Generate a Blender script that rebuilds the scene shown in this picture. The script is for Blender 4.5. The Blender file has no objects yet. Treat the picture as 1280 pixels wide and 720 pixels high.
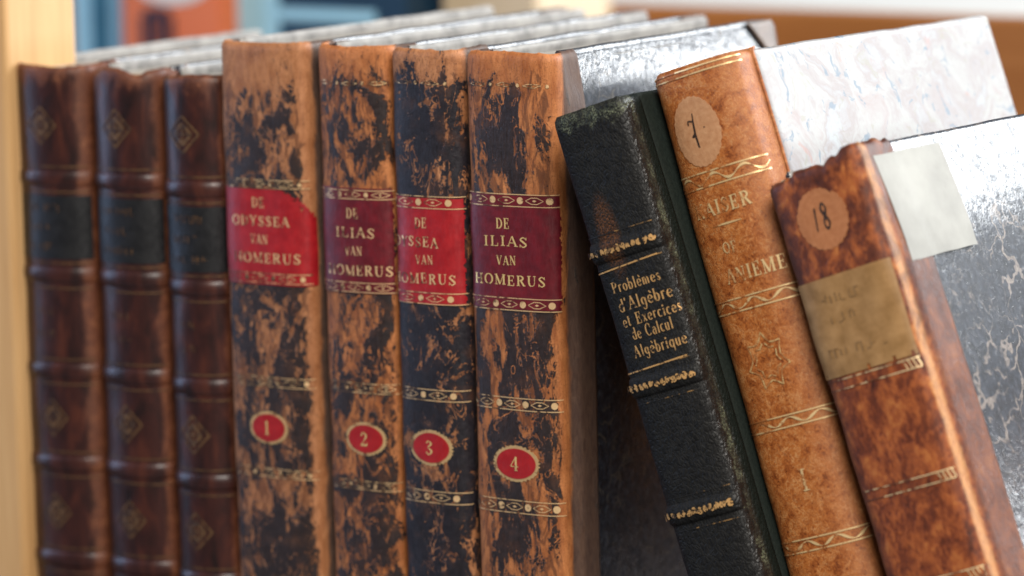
import bpy, bmesh, math, random
from mathutils import Vector, Matrix, noise
R = math.radians
S = bpy.context.scene
COL = S.collection

# ------------------------------------------------------------------ camera
CAM = Vector((0.58590159, -0.82159199, 0.30378594))
YAW, PIT, ROL, FPX = R(33.06168), R(9.064809), R(-0.9234277), 4292.306
fw = Vector((-math.sin(YAW)*math.cos(PIT), math.cos(YAW)*math.cos(PIT), -math.sin(PIT)))
rt0 = Vector((math.cos(YAW), math.sin(YAW), 0)); up0 = rt0.cross(fw)
rt = rt0*math.cos(ROL)+up0*math.sin(ROL); up = up0*math.cos(ROL)-rt0*math.sin(ROL)
cd = bpy.data.cameras.new('camera'); cam = bpy.data.objects.new('camera', cd); COL.objects.link(cam)
cam.matrix_world = Matrix(((rt.x, up.x, -fw.x, CAM.x), (rt.y, up.y, -fw.y, CAM.y), (rt.z, up.z, -fw.z, CAM.z), (0, 0, 0, 1)))
cd.sensor_width = 36; cd.lens = FPX/1280*36; cd.clip_start = .02; cd.clip_end = 60
cd.dof.use_dof = True; cd.dof.focus_distance = 0.972; cd.dof.aperture_fstop = 7.6
S.camera = cam
def pixdir(px, py):
    return fw+rt*((px-640)/FPX)+up*((360-py)/FPX)

# ------------------------------------------------------------------ light of the room
w = bpy.data.worlds.new('World'); S.world = w; w.use_nodes = True
w.node_tree.nodes['Background'].inputs[0].default_value = (.88, .92, 1, 1)
w.node_tree.nodes['Background'].inputs[1].default_value = .11
def area(name, loc, target, sx, sy, power, col):
    l = bpy.data.lights.new(name, 'AREA'); l.shape = 'RECTANGLE'; l.size = sx; l.size_y = sy; l.energy = power; l.color = col
    o = bpy.data.objects.new(name, l); COL.objects.link(o); o.location = loc
    o.rotation_euler = (Vector(target)-Vector(loc)).to_track_quat('-Z', 'Y').to_euler(); return o
area('window_behind_right', (1.45, 2.15, 1.65), (0.12, 0.1, .2), 2.0, 1.7, 150, (.93, .97, 1))
area('added_glare_strip_behind_right', (1.46, 2.25, .325), (0.08, 0.08, .21), 2.0, .19, 32, (.93, .97, 1))  # added strip lamp, no real window; puts the glare on volume 4's cover
area('window_left', (-1.75, -.62, .55), (-.05, 0, .14), .6, 1.3, 15, (.46, .64, 1))
area('room_light_front', (.98, -1.0, 1.28), (.02, 0, .18), .9, .9, 46, (1, .945, .87))
v = S.view_settings; v.view_transform = 'Standard'; v.look = 'None'; v.exposure = 0; v.gamma = 1
S.render.engine = 'CYCLES'

# ------------------------------------------------------------------ node helper
class N:
    def __init__(s, name):
        s.m = bpy.data.materials.new(name); s.m.use_nodes = True; s.t = s.m.node_tree
        s.b = s.t.nodes['Principled BSDF']
    def n(s, typ, ins=None, **kw):
        nd = s.t.nodes.new('ShaderNode'+typ)
        for k, x in kw.items(): setattr(nd, k, x)
        for k, x in (ins or {}).items(): s.put(nd.inputs[k], x)
        return nd
    def put(s, sock, x):
        if isinstance(x, bpy.types.NodeSocket): s.t.links.new(x, sock)
        elif isinstance(x, bpy.types.Node): s.t.links.new(x.outputs[0], sock)
        else:
            if sock.type == 'RGBA' and isinstance(x, (tuple, list)) and len(x) == 3: x = (*x, 1)
            sock.default_value = x
    def bs(s, **kw):
        for k, x in kw.items(): s.put(s.b.inputs[k.replace('_', ' ')], x)
    def coord(s, uv=False, scale=(1, 1, 1), off=(0, 0, 0), rot=(0, 0, 0)):
        c = s.n('TexCoord').outputs['UV' if uv else 'Object']
        return s.n('Mapping', {'Vector': c, 'Scale': scale, 'Location': off, 'Rotation': rot}).outputs[0]
    def noise(s, vec, scale, detail=4, rough=.55, dist=0):
        return s.n('TexNoise', {'Vector': vec, 'Scale': scale, 'Detail': detail, 'Roughness': rough, 'Distortion': dist}).outputs['Fac']
    def ramp(s, fac, stops, interp='LINEAR'):
        nd = s.n('ValToRGB', {'Fac': fac}); cr = nd.color_ramp; cr.interpolation = interp
        while len(cr.elements) < len(stops): cr.elements.new(.5)
        for e, (p, c) in zip(cr.elements, stops):
            e.position = p; e.color = (*c, 1) if isinstance(c, (tuple, list)) else (c, c, c, 1)
        return nd.outputs[0]
    def mix(s, fac, a, b):
        nd = s.n('Mix', data_type='RGBA'); s.put(nd.inputs[0], fac); s.put(nd.inputs[6], a); s.put(nd.inputs[7], b); return nd.outputs[2]
    def math(s, op, a, b=0., c=0.):
        nd = s.n('Math', operation=op); s.put(nd.inputs[0], a); s.put(nd.inputs[1], b); s.put(nd.inputs[2], c); return nd.outputs[0]
    def step(s, x, lo, hi, a=0., b=1.):
        nd = s.n('MapRange', {'Value': x, 'From Min': lo, 'From Max': hi, 'To Min': a, 'To Max': b}, interpolation_type='SMOOTHSTEP'); return nd.outputs[0]
    def bump(s, h, strength=.4, dist=.0006):
        nd = s.n('Bump', {'Height': h, 'Strength': strength, 'Distance': dist}); s.put(s.b.inputs['Normal'], nd.outputs[0])
    def sep(s, vec):
        return s.n('SeparateXYZ', {'Vector': vec}).outputs

def flaked_leather(name, seed, amt, tan_a, tan_b, dark, half_u, top_z, streak=.45, topw=.10, rough=.42, edge=.35, strip_u=.2):
    """calf whose dark surface has flaked off in patches; UV in units of 0.1 m, u = 0 on the middle of the spine"""
    m = N(name)
    uv = m.coord(True, off=(seed*3.7, seed*1.9, 0)); raw = m.coord(True)
    st = m.n('Mapping', {'Vector': uv, 'Scale': (1, streak, 1), 'Rotation': (0, 0, .12)}).outputs[0]
    big = m.noise(st, 11.5, 7, .6, 1.1)
    mid = m.noise(st, 44, 5, .6, 1.6)
    fine = m.noise(uv, 170, 3, .6)
    o = m.sep(raw); grime0 = m.noise(uv, 10, 3, .5)
    au = m.math('DIVIDE', m.math('ABSOLUTE', o[0]), half_u)
    ed = m.step(au, .72, 1.02)
    tp = m.step(o[1], top_z-topw, top_z-.015)
    x = m.math('ADD', m.math('MULTIPLY', big, .78), m.math('MULTIPLY', mid, .28))
    x = m.math('ADD', x, m.math('MULTIPLY', fine, .10))
    rg = m.math('ABSOLUTE', m.math('SUBTRACT', m.noise(m.n('Mapping', {'Vector': uv, 'Scale': (1, .55, 1), 'Rotation': (0, 0, .2), 'Location': (3, 8, 0)}).outputs[0], 13, 4, .55, 1.8), .5))
    x = m.math('SUBTRACT', x, m.math('MULTIPLY', m.math('MULTIPLY', m.step(rg, .020, .004), m.step(grime0, .40, .56)), .16))
    x = m.math('SUBTRACT', x, m.math('MULTIPLY', ed, edge))
    x = m.math('SUBTRACT', x, m.math('MULTIPLY', tp, .16))
    soft = m.math('MULTIPLY', m.noise(uv, 9, 3), .022)
    mask = m.math('MULTIPLY', m.step(x, m.math('SUBTRACT', amt-.002, soft), m.math('ADD', amt+.002, soft)), m.step(m.noise(uv, 12, 4), .2, .5, .72, 1.))
    tanc = m.ramp(m.noise(st, 30, 5, .65, .6), [(.3, tan_a), (.68, tan_b)])
    tanc = m.mix(m.math('MULTIPLY', m.step(fine, .5, .72), .6), tanc, (tan_a[0]*.45, tan_a[1]*.38, tan_a[2]*.35))
    scr = m.noise(m.n('Mapping', {'Vector': uv, 'Scale': (1, .09, 1), 'Rotation': (0, 0, .06)}).outputs[0], 190, 4, .6, .5)
    tanc = m.mix(m.math('MULTIPLY', m.step(scr, .54, .68), .35), tanc, (.085, .032, .015))
    grime = m.noise(uv, 7, 5, .6, .4)
    tanc = m.mix(m.math('MULTIPLY', m.step(grime, .45, .68), .32), tanc, (tan_a[0]*.55, tan_a[1]*.45, tan_a[2]*.45))
    # rubbed brown stage between the bare calf and the dark surface, in its own streaks
    wear = m.noise(m.n('Mapping', {'Vector': uv, 'Scale': (1, streak*.7, 1), 'Rotation': (0, 0, -.25), 'Location': (5, 2, 0)}).outputs[0], 34, 6, .66, 1.3)
    wx = m.math('SUBTRACT', m.math('SUBTRACT', wear, m.math('MULTIPLY', ed, .16)), m.math('MULTIPLY', tp, .12))
    tanc = m.mix(m.math('MULTIPLY', m.step(wx, .46, .56), .75), tanc, m.ramp(fine, [(.3, (.060, .020, .010)), (.7, (.150, .050, .020))]))
    halo = m.step(x, amt-.10, amt)
    tanc = m.mix(m.math('MULTIPLY', halo, .35), tanc, (.10, .036, .016))
    dk = m.ramp(m.noise(uv, 60, 4), [(.3, dark), (.75, (dark[0]*2.2, dark[1]*2.1, dark[2]*2.1))])
    m.bs(Base_Color=m.mix(mask, tanc, dk), Roughness=m.mix(mask, m.ramp(grime, [(.35, rough+.28), (.65, rough+.05)]), m.ramp(mid, [(.35, rough-.12), (.65, rough+.12)])), Specular_IOR_Level=.4)
    sd = m.step(m.math('ADD', m.math('ABSOLUTE', o[0]), m.math('MULTIPLY', m.math('SUBTRACT', big, .5), .05)), strip_u, strip_u+.02)
    m.bs(Base_Color=m.mix(m.math('MULTIPLY', sd, .88), m.b.inputs['Base Color'].links[0].from_socket, m.ramp(mid, [(.35, (.030, .026, .027)), (.7, (.085, .062, .050))])))
    h = m.math('ADD', m.math('MULTIPLY', mask, .8), m.math('MULTIPLY', fine, .35))
    h = m.math('ADD', h, m.math('MULTIPLY', mid, .5)); h = m.math('ADD', h, m.math('MULTIPLY', scr, .5))
    m.bump(h, .7, .0004)
    return m.m

def dark_calf(name, seed):
    m = N(name)
    uv = m.coord(True, off=(seed*2.3, seed, 0)); o = m.sep(m.coord(True))
    st = m.n('Mapping', {'Vector': uv, 'Scale': (1, .35, 1)}).outputs[0]
    a = m.noise(st, 20, 5, .6, .5); f = m.noise(uv, 150, 3)
    c = m.ramp(a, [(.3, (.012, .005, .0045)), (.52, (.038, .0105, .008)), (.72, (.082, .022, .012))])
    au = m.math('ADD', m.math('MULTIPLY', m.math('ABSOLUTE', o[0]), 1.0), m.math('MULTIPLY', m.math('SUBTRACT', a, .5), .06))
    ed = m.math('MULTIPLY', m.step(au, m.step(o[0], -.05, .05, .145, .112), m.step(o[0], -.05, .05, .17, .140)), m.step(o[0], -.1, .1, .35, 1.))
    tp = m.step(m.math('ADD', o[1], m.math('MULTIPLY', m.math('SUBTRACT', a, .5), .22)), 1.985, 2.05)
    wear = m.math('MAXIMUM', m.math('MULTIPLY', ed, .75), m.math('MULTIPLY', tp, .8))
    c = m.mix(wear, c, m.ramp(m.math('ADD', m.math('MULTIPLY', f, .5), m.math('MULTIPLY', m.noise(uv, 24, 4), .5)), [(.35, (.075, .020, .009)), (.55, (.17, .052, .020)), (.72, (.36, .145, .062))]))
    m.bs(Base_Color=c, Roughness=m.mix(wear, (.36,)*3, (.62,)*3), Specular_IOR_Level=.5)
    m.bump(m.math('ADD', m.math('MULTIPLY', a, .7), m.math('MULTIPLY', f, .4)), .45, .0004)
    return m.m

def gold(name, wear=.5, col=(.90, .60, .31), under=(.10, .05, .022), scale=380, rough=.36, lit_right=6.):
    m = N(name); c = m.coord()
    a = m.math('ADD', m.noise(c, scale, 4, .65), m.math('MULTIPLY', m.math('SUBTRACT', m.sep(c)[0], .014), lit_right)); k = m.step(a, wear-.06, wear+.06)  # noise is rubbing; the x ramp paints light onto the gilt's right side
    m.bs(Base_Color=m.mix(k, under, col), Metallic=m.math('MULTIPLY', k, .45), Roughness=m.mix(k, (.5,)*3, (rough,)*3))
    m.bump(a, .5, .0003)
    return m.m

def label_leather(name, ca, cb, seed, rough=.40):
    m = N(name); uv = m.coord(True, off=(seed, seed*2, 0))
    a = m.noise(uv, 26, 5, .6); f = m.noise(m.n('Mapping', {'Vector': uv, 'Scale': (1, .3, 1)}).outputs[0], 120, 4, .6)
    c = m.mix(m.step(a, .35, .7), ca, cb)
    c = m.mix(m.math('MULTIPLY', m.step(f, .60, .75), .45), c, (ca[0]*.35, ca[1]*.4, ca[2]*.4))
    m.bs(Base_Color=c, Roughness=m.ramp(f, [(.3, rough-.06), (.7, rough+.14)]), Specular_IOR_Level=.55)
    m.bump(m.math('ADD', f, m.math('MULTIPLY', a, .6)), .35, .0003)
    return m.m

def marble_dark(name, seed, scale=70, vein=(.23, .19, .16), cr=(.11, .19), cbs=.22):
    m = N(name); c = m.coord(off=(seed*.31, seed*.17, seed*.23))
    wob = m.n('TexNoise', {'Vector': c, 'Scale': 90, 'Detail': 3}).outputs['Color']
    wc = m.n('VectorMath', {0: c, 1: m.n('VectorMath', {0: wob, 'Scale': .020}, operation='SCALE').outputs[0]}, operation='ADD').outputs[0]
    e1 = m.n('TexVoronoi', {'Vector': wc, 'Scale': scale}, feature='DISTANCE_TO_EDGE').outputs['Distance']
    e2 = m.n('TexVoronoi', {'Vector': wc, 'Scale': scale*2.7}, feature='DISTANCE_TO_EDGE').outputs['Distance']
    big = m.noise(c, 34, 4); gap = m.noise(c, 120, 3, .6)
    v1 = m.math('MULTIPLY', m.step(m.math('ADD', e1, m.math('MULTIPLY', m.math('SUBTRACT', big, .5), .30)), .034, .0), m.step(gap, .40, .54))
    v2 = m.math('MULTIPLY', m.step(e2, .045, .0), m.math('MULTIPLY', m.step(big, .50, .64), m.step(gap, .44, .56)))
    f = m.noise(c, 900, 3, .7)
    base = m.ramp(m.noise(c, 420, 5, .75), [(.36, (.005, .007, .011)), (.50, (.014, .018, .028)), (.60, (.030, .037, .052)), (.72, (.085, .092, .11))])
    vein_c = m.mix(m.step(f, .4, .6), (vein[0]*.6, vein[1]*.6, vein[2]*.6), vein)
    k = m.math('MAXIMUM', v1, v2)
    m.bs(Base_Color=m.mix(k, base, vein_c), Roughness=.5, Specular_IOR_Level=.2, Coat_Weight=m.math('MULTIPLY', m.ramp(f, [(.35, .45), (.62, .95)]), m.ramp(m.noise(c, 300, 5, .8), [(.40, .35), (.52, 1.)])), Coat_IOR=1.9, Coat_Roughness=m.ramp(f, [(.3, cr[0]), (.7, cr[1])]))
    cb = m.n('Bump', {'Height': m.noise(c, 420, 4, .7), 'Strength': cbs, 'Distance': .0004}); m.put(m.b.inputs['Coat Normal'], cb.outputs[0])
    m.bump(m.math('ADD', m.math('MULTIPLY', m.noise(c, 420, 4, .7), 1.), m.math('MULTIPLY', f, .5)), .28, .0004)
    return m.m

def marble_pale(name):
    m = N(name); c = m.coord()
    wob = m.n('TexNoise', {'Vector': c, 'Scale': 45, 'Detail': 4}).outputs['Color']
    wc = m.n('VectorMath', {0: c, 1: m.n('VectorMath', {0: wob, 'Scale': .03}, operation='SCALE').outputs[0]}, operation='ADD').outputs[0]
    a = m.noise(wc, 60, 5, .6, .6); b = m.noise(wc, 130, 4, .6, 1.2); d = m.noise(c, 95, 4, .6, .8)
    col = m.ramp(a, [(.3, (.36, .28, .27)), (.45, (.42, .415, .405)), (.55, (.33, .275, .27)), (.68, (.42, .45, .475))])
    col = m.mix(m.math('MULTIPLY', m.step(b, .58, .66), .85), col, (.085, .165, .26))
    col = m.mix(m.math('MULTIPLY', m.step(b, .40, .33), .5), col, (.30, .29, .20))
    col = m.mix(m.math('MULTIPLY', m.step(d, .62, .70), .6), col, (.45, .18, .14))
    col = m.mix(.36, col, (0, 0, 0))
    m.bs(Base_Color=col, Roughness=.42, Specular_IOR_Level=.5)
    m.bump(m.noise(c, 500, 4), .2, .0003)
    return m.m

def plain(name, ca, cb, scale, rough=.6, spec=.4, uv=False, bump=.3, dist=.0004, stretch=(1, 1, 1), detail=5):
    m = N(name); c = m.coord(uv, scale=stretch)
    a = m.noise(c, scale, detail, .6)
    m.bs(Base_Color=m.ramp(a, [(.3, ca), (.7, cb)]), Roughness=rough, Specular_IOR_Level=spec)
    if bump: m.bump(a, bump, dist)
    return m.m

def wood(name, ca, cb, axis=2):
    m = N(name)
    sc = [1, 1, 1]; sc[axis] = .05
    c = m.coord(scale=tuple(sc))
    a = m.noise(c, 90, 6, .6, .6); b = m.noise(c, 420, 4, .6)
    x = m.math('ADD', m.math('MULTIPLY', a, .7), m.math('MULTIPLY', b, .3))
    m.bs(Base_Color=m.ramp(x, [(.35, ca), (.65, cb)]), Roughness=.5, Specular_IOR_Level=.35)
    m.bump(x, .2, .0003)
    return m.m

def page_edge(name):
    m = N(name); c = m.coord()
    l = m.noise(m.n('Mapping', {'Vector': c, 'Scale': (1, .03, .03)}).outputs[0], 2600, 3, .6)
    a = m.noise(c, 160, 5, .65); s = m.noise(c, 1100, 2, .6)
    col = m.ramp(a, [(.3, (.24, .215, .185)), (.7, (.46, .43, .385))])
    col = m.mix(m.math('MULTIPLY', m.step(s, .56, .66), .55), col, (.16, .15, .15))
    col = m.mix(m.math('MULTIPLY', m.step(l, .6, .4), .4), col, (.25, .22, .18))
    m.bs(Base_Color=col, Roughness=.75, Specular_IOR_Level=.2)
    m.bump(m.math('ADD', l, m.math('MULTIPLY', a, .5)), .5, .0005)
    return m.m

def grained_black(name, top_z, half_u):
    m = N(name); uv = m.coord(True); o = m.sep(uv)
    wc = m.n('VectorMath', {0: uv, 1: m.n('VectorMath', {0: m.n('TexNoise', {'Vector': uv, 'Scale': 30.}).outputs['Color'], 'Scale': .03}, operation='SCALE').outputs[0]}, operation='ADD').outputs[0]
    g = m.n('TexVoronoi', {'Vector': m.n('Mapping', {'Vector': wc, 'Scale': (1, .42, 1), 'Rotation': (0, 0, .5)}).outputs[0], 'Scale': 105}, feature='DISTANCE_TO_EDGE').outputs['Distance']
    g = m.step(g, .0, .22)
    a = m.noise(uv, 38, 5, .65); f = m.noise(uv, 190, 4, .65)
    col = m.ramp(a, [(.3, (.0065, .0062, .0060)), (.7, (.017, .0165, .0155))])
    # scuffs: pale green along the head and the right joint, brown rub in the top panel
    eu = m.step(m.math('ADD', o[0], m.math('MULTIPLY', m.math('SUBTRACT', a, .5), .10)), half_u*.97, half_u*1.06)
    eu = m.math('MULTIPLY', eu, m.step(o[0], half_u*1.30, half_u*1.16))
    tz = m.step(m.math('ADD', o[1], m.math('MULTIPLY', m.math('SUBTRACT', a, .5), .16)), top_z-.055, top_z-.028)
    k = m.math('MULTIPLY', m.math('MAXIMUM', eu, tz), m.step(f, .44, .60))
    col = m.mix(m.math('MULTIPLY', k, m.step(m.noise(uv, 11, 3), .42, .62, .12, .85)), col, m.ramp(a, [(.3, (.07, .095, .065)), (.7, (.30, .32, .20))]))
    dx = m.math('DIVIDE', m.math('ADD', o[0], .035), .045); dz = m.math('DIVIDE', m.math('SUBTRACT', o[1], top_z-.36), .14)
    rub = m.step(m.math('ADD', m.math('MULTIPLY', dx, dx), m.math('MULTIPLY', dz, dz)), 1.0, .1)
    col = m.mix(m.math('MULTIPLY', m.math('MULTIPLY', rub, m.step(f, .42, .62)), .8), col, (.16, .06, .02))
    rr = m.math('MULTIPLY', m.step(o[0], half_u*.66, half_u*.98), m.step(o[0], half_u*1.3, half_u*1.16))
    col = m.mix(m.step(o[0], half_u*1.16, half_u*1.22), col, (.006, .0095, .0075))
    m.bs(Base_Color=col, Roughness=m.mix(rr, (.55,)*3, (.32,)*3), Specular_IOR_Level=m.mix(rr, (.14,)*3, (.6,)*3))
    m.bump(m.math('ADD', m.math('MULTIPLY', g, 1.), m.math('MULTIPLY', f, .3)), .42, .0005)
    return m.m

def calf_tan(name, half_u):
    m = N(name); uv = m.coord(True); o = m.sep(uv)
    a = m.noise(uv, 22, 6, .65, .8); b = m.noise(m.n('Mapping', {'Vector': uv, 'Scale': (1, .8, 1), 'Rotation': (0, 0, .7)}).outputs[0], 85, 5, .65, 1.8); f = m.noise(uv, 260, 3, .6)
    x = m.math('ADD', m.math('MULTIPLY', a, .45), m.math('MULTIPLY', b, .55))
    col = m.ramp(x, [(.38, (.13, .030, .007)), (.45, (.30, .080, .016)), (.54, (.44, .140, .030)), (.68, (.56, .24, .075))])
    col = m.mix(m.math('MULTIPLY', m.step(f, .60, .70), .75), col, (.09, .026, .010))
    sc = m.math('ABSOLUTE', m.math('SUBTRACT', m.noise(m.n('Mapping', {'Vector': uv, 'Rotation': (0, 0, .5), 'Location': (2, 7, 0)}).outputs[0], 34, 4, .6, 2.2), .5))
    col = m.mix(m.math('MULTIPLY', m.step(sc, .030, .004), m.math('MULTIPLY', m.step(a, .40, .58), .6)), col, (.66, .38, .17))
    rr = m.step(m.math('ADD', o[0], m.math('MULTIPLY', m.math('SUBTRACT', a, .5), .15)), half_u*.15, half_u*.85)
    col = m.mix(m.math('MULTIPLY', rr, .38), col, (.40, .17, .08))  # right half of the spine painted paler, as the side catching more light
    m.bs(Base_Color=col, Roughness=m.ramp(b, [(.3, .42), (.7, .62)]), Specular_IOR_Level=.32)
    m.bump(m.math('ADD', m.math('MULTIPLY', b, 1.), m.math('MULTIPLY', f, .4)), .42, .0005)
    return m.m

def calf_mottled(name, half_u, top_z):
    m = N(name); uv = m.coord(True); o = m.sep(uv)
    st = m.n('Mapping', {'Vector': uv, 'Scale': (1, .6, 1), 'Rotation': (0, 0, -.2)}).outputs[0]
    a = m.noise(st, 17, 6, .6, .5); b = m.noise(st, 75, 5, .6, .4); f = m.noise(uv, 240, 3, .6)
    x = m.math('ADD', m.math('MULTIPLY', a, .62), m.math('MULTIPLY', b, .38))
    col = m.ramp(x, [(.34, (.045, .011, .006)), (.46, (.16, .036, .011)), (.55, (.31, .080, .020)), (.68, (.50, .18, .045))])
    e = m.math('ADD', o[0], m.math('MULTIPLY', m.math('SUBTRACT', a, .5), .03))
    rr = m.step(e, half_u*.93, half_u*1.03)
    col = m.mix(m.math('MULTIPLY', m.math('MULTIPLY', rr, m.step(e, half_u*1.25, half_u*1.15)), .62), col, m.ramp(b, [(.3, (.50, .20, .05)), (.7, (.66, .36, .13))]))
    col = m.mix(m.math('MULTIPLY', m.step(e, half_u*1.20, half_u*1.32), .6), col, (.075, .026, .012))
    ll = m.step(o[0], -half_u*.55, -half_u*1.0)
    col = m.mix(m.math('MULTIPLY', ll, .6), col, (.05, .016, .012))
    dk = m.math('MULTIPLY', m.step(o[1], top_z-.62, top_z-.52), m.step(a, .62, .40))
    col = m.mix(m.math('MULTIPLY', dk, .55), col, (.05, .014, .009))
    m.bs(Base_Color=col, Roughness=m.ramp(b, [(.3, .42), (.7, .60)]), Specular_IOR_Level=.35)
    m.bump(m.math('ADD', m.math('MULTIPLY', b, 1.), m.math('MULTIPLY', f, .4)), .42, .0006)
    return m.m

# ------------------------------------------------------------------ object helpers
def link(name, me, mat, parent=None):
    o = bpy.data.objects.new(name, me); COL.objects.link(o)
    if mat: me.materials.append(mat)
    if parent: o.parent = parent
    return o
def mesh(name, vs, fs, mat, parent=None, smooth=True, uvs=None):
    me = bpy.data.meshes.new(name); me.from_pydata(vs, [], fs); me.update()
    if uvs:
        l = me.uv_layers.new(name='UVMap')
        for lp in me.loops: l.data[lp.index].uv = uvs[lp.vertex_index]
    if smooth:
        for p in me.polygons: p.use_smooth = True
    return link(name, me, mat, parent)
def bmobj(name, bm, mat, parent=None, smooth=False):
    me = bpy.data.meshes.new(name); bm.to_mesh(me); bm.free()
    if smooth:
        for p in me.polygons: p.use_smooth = True
    return link(name, me, mat, parent)
def tag(o, label, cat, group=None):
    o['label'] = label; o['category'] = cat
    if group: o['group'] = group
    return o
def thing(name, label, cat, loc, roty=0, group=None, rotx=0):
    o = bpy.data.objects.new(name, None); COL.objects.link(o); o.empty_display_size = .02
    o.location = loc; o.rotation_euler = (rotx, roty, 0); return tag(o, label, cat, group)
def sm(x, a, b):
    t = min(1, max(0, (x-a)/(b-a))); return t*t*(3-2*t)

# ------------------------------------------------------------------ stroke lettering (engraved-style serif capitals and lower case)
T, H_ = .19, .07
def ell(cx, cy, rx, ry, a0, a1, n=16, tk=T):
    p = []
    for i in range(n+1):
        a = R(a0+(a1-a0)*i/n); p.append((cx+rx*math.cos(a), cy+ry*math.sin(a), H_+(tk-H_)*abs(math.cos(a))**1.3))
    return p
def ln(x0, y0, x1, y1, w=H_): return [(x0, y0, w), (x1, y1, w)]
def stem(x, y0=0, y1=1, w=T, s=3, k=.17):
    r = [ln(x, y0, x, y1, w)]
    if s & 1: r.append(ln(x-k, y0+H_/2, x+k, y0+H_/2))
    if s & 2: r.append(ln(x-k, y1-H_/2, x+k, y1-H_/2))
    return r
def spl(pts, n=6):
    out = []; P = [pts[0]]+pts+[pts[-1]]
    for i in range(1, len(P)-2):
        for j in range(n):
            t = j/n; q = []
            for c in range(3):
                a, b, d, e = P[i-1][c], P[i][c], P[i+1][c], P[i+2][c]
                q.append(.5*(2*b+(d-a)*t+(2*a-5*b+4*d-e)*t*t+(3*b-a-3*d+e)*t**3))
            out.append(tuple(q))
    out.append(pts[-1]); return out
X = .62
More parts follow.
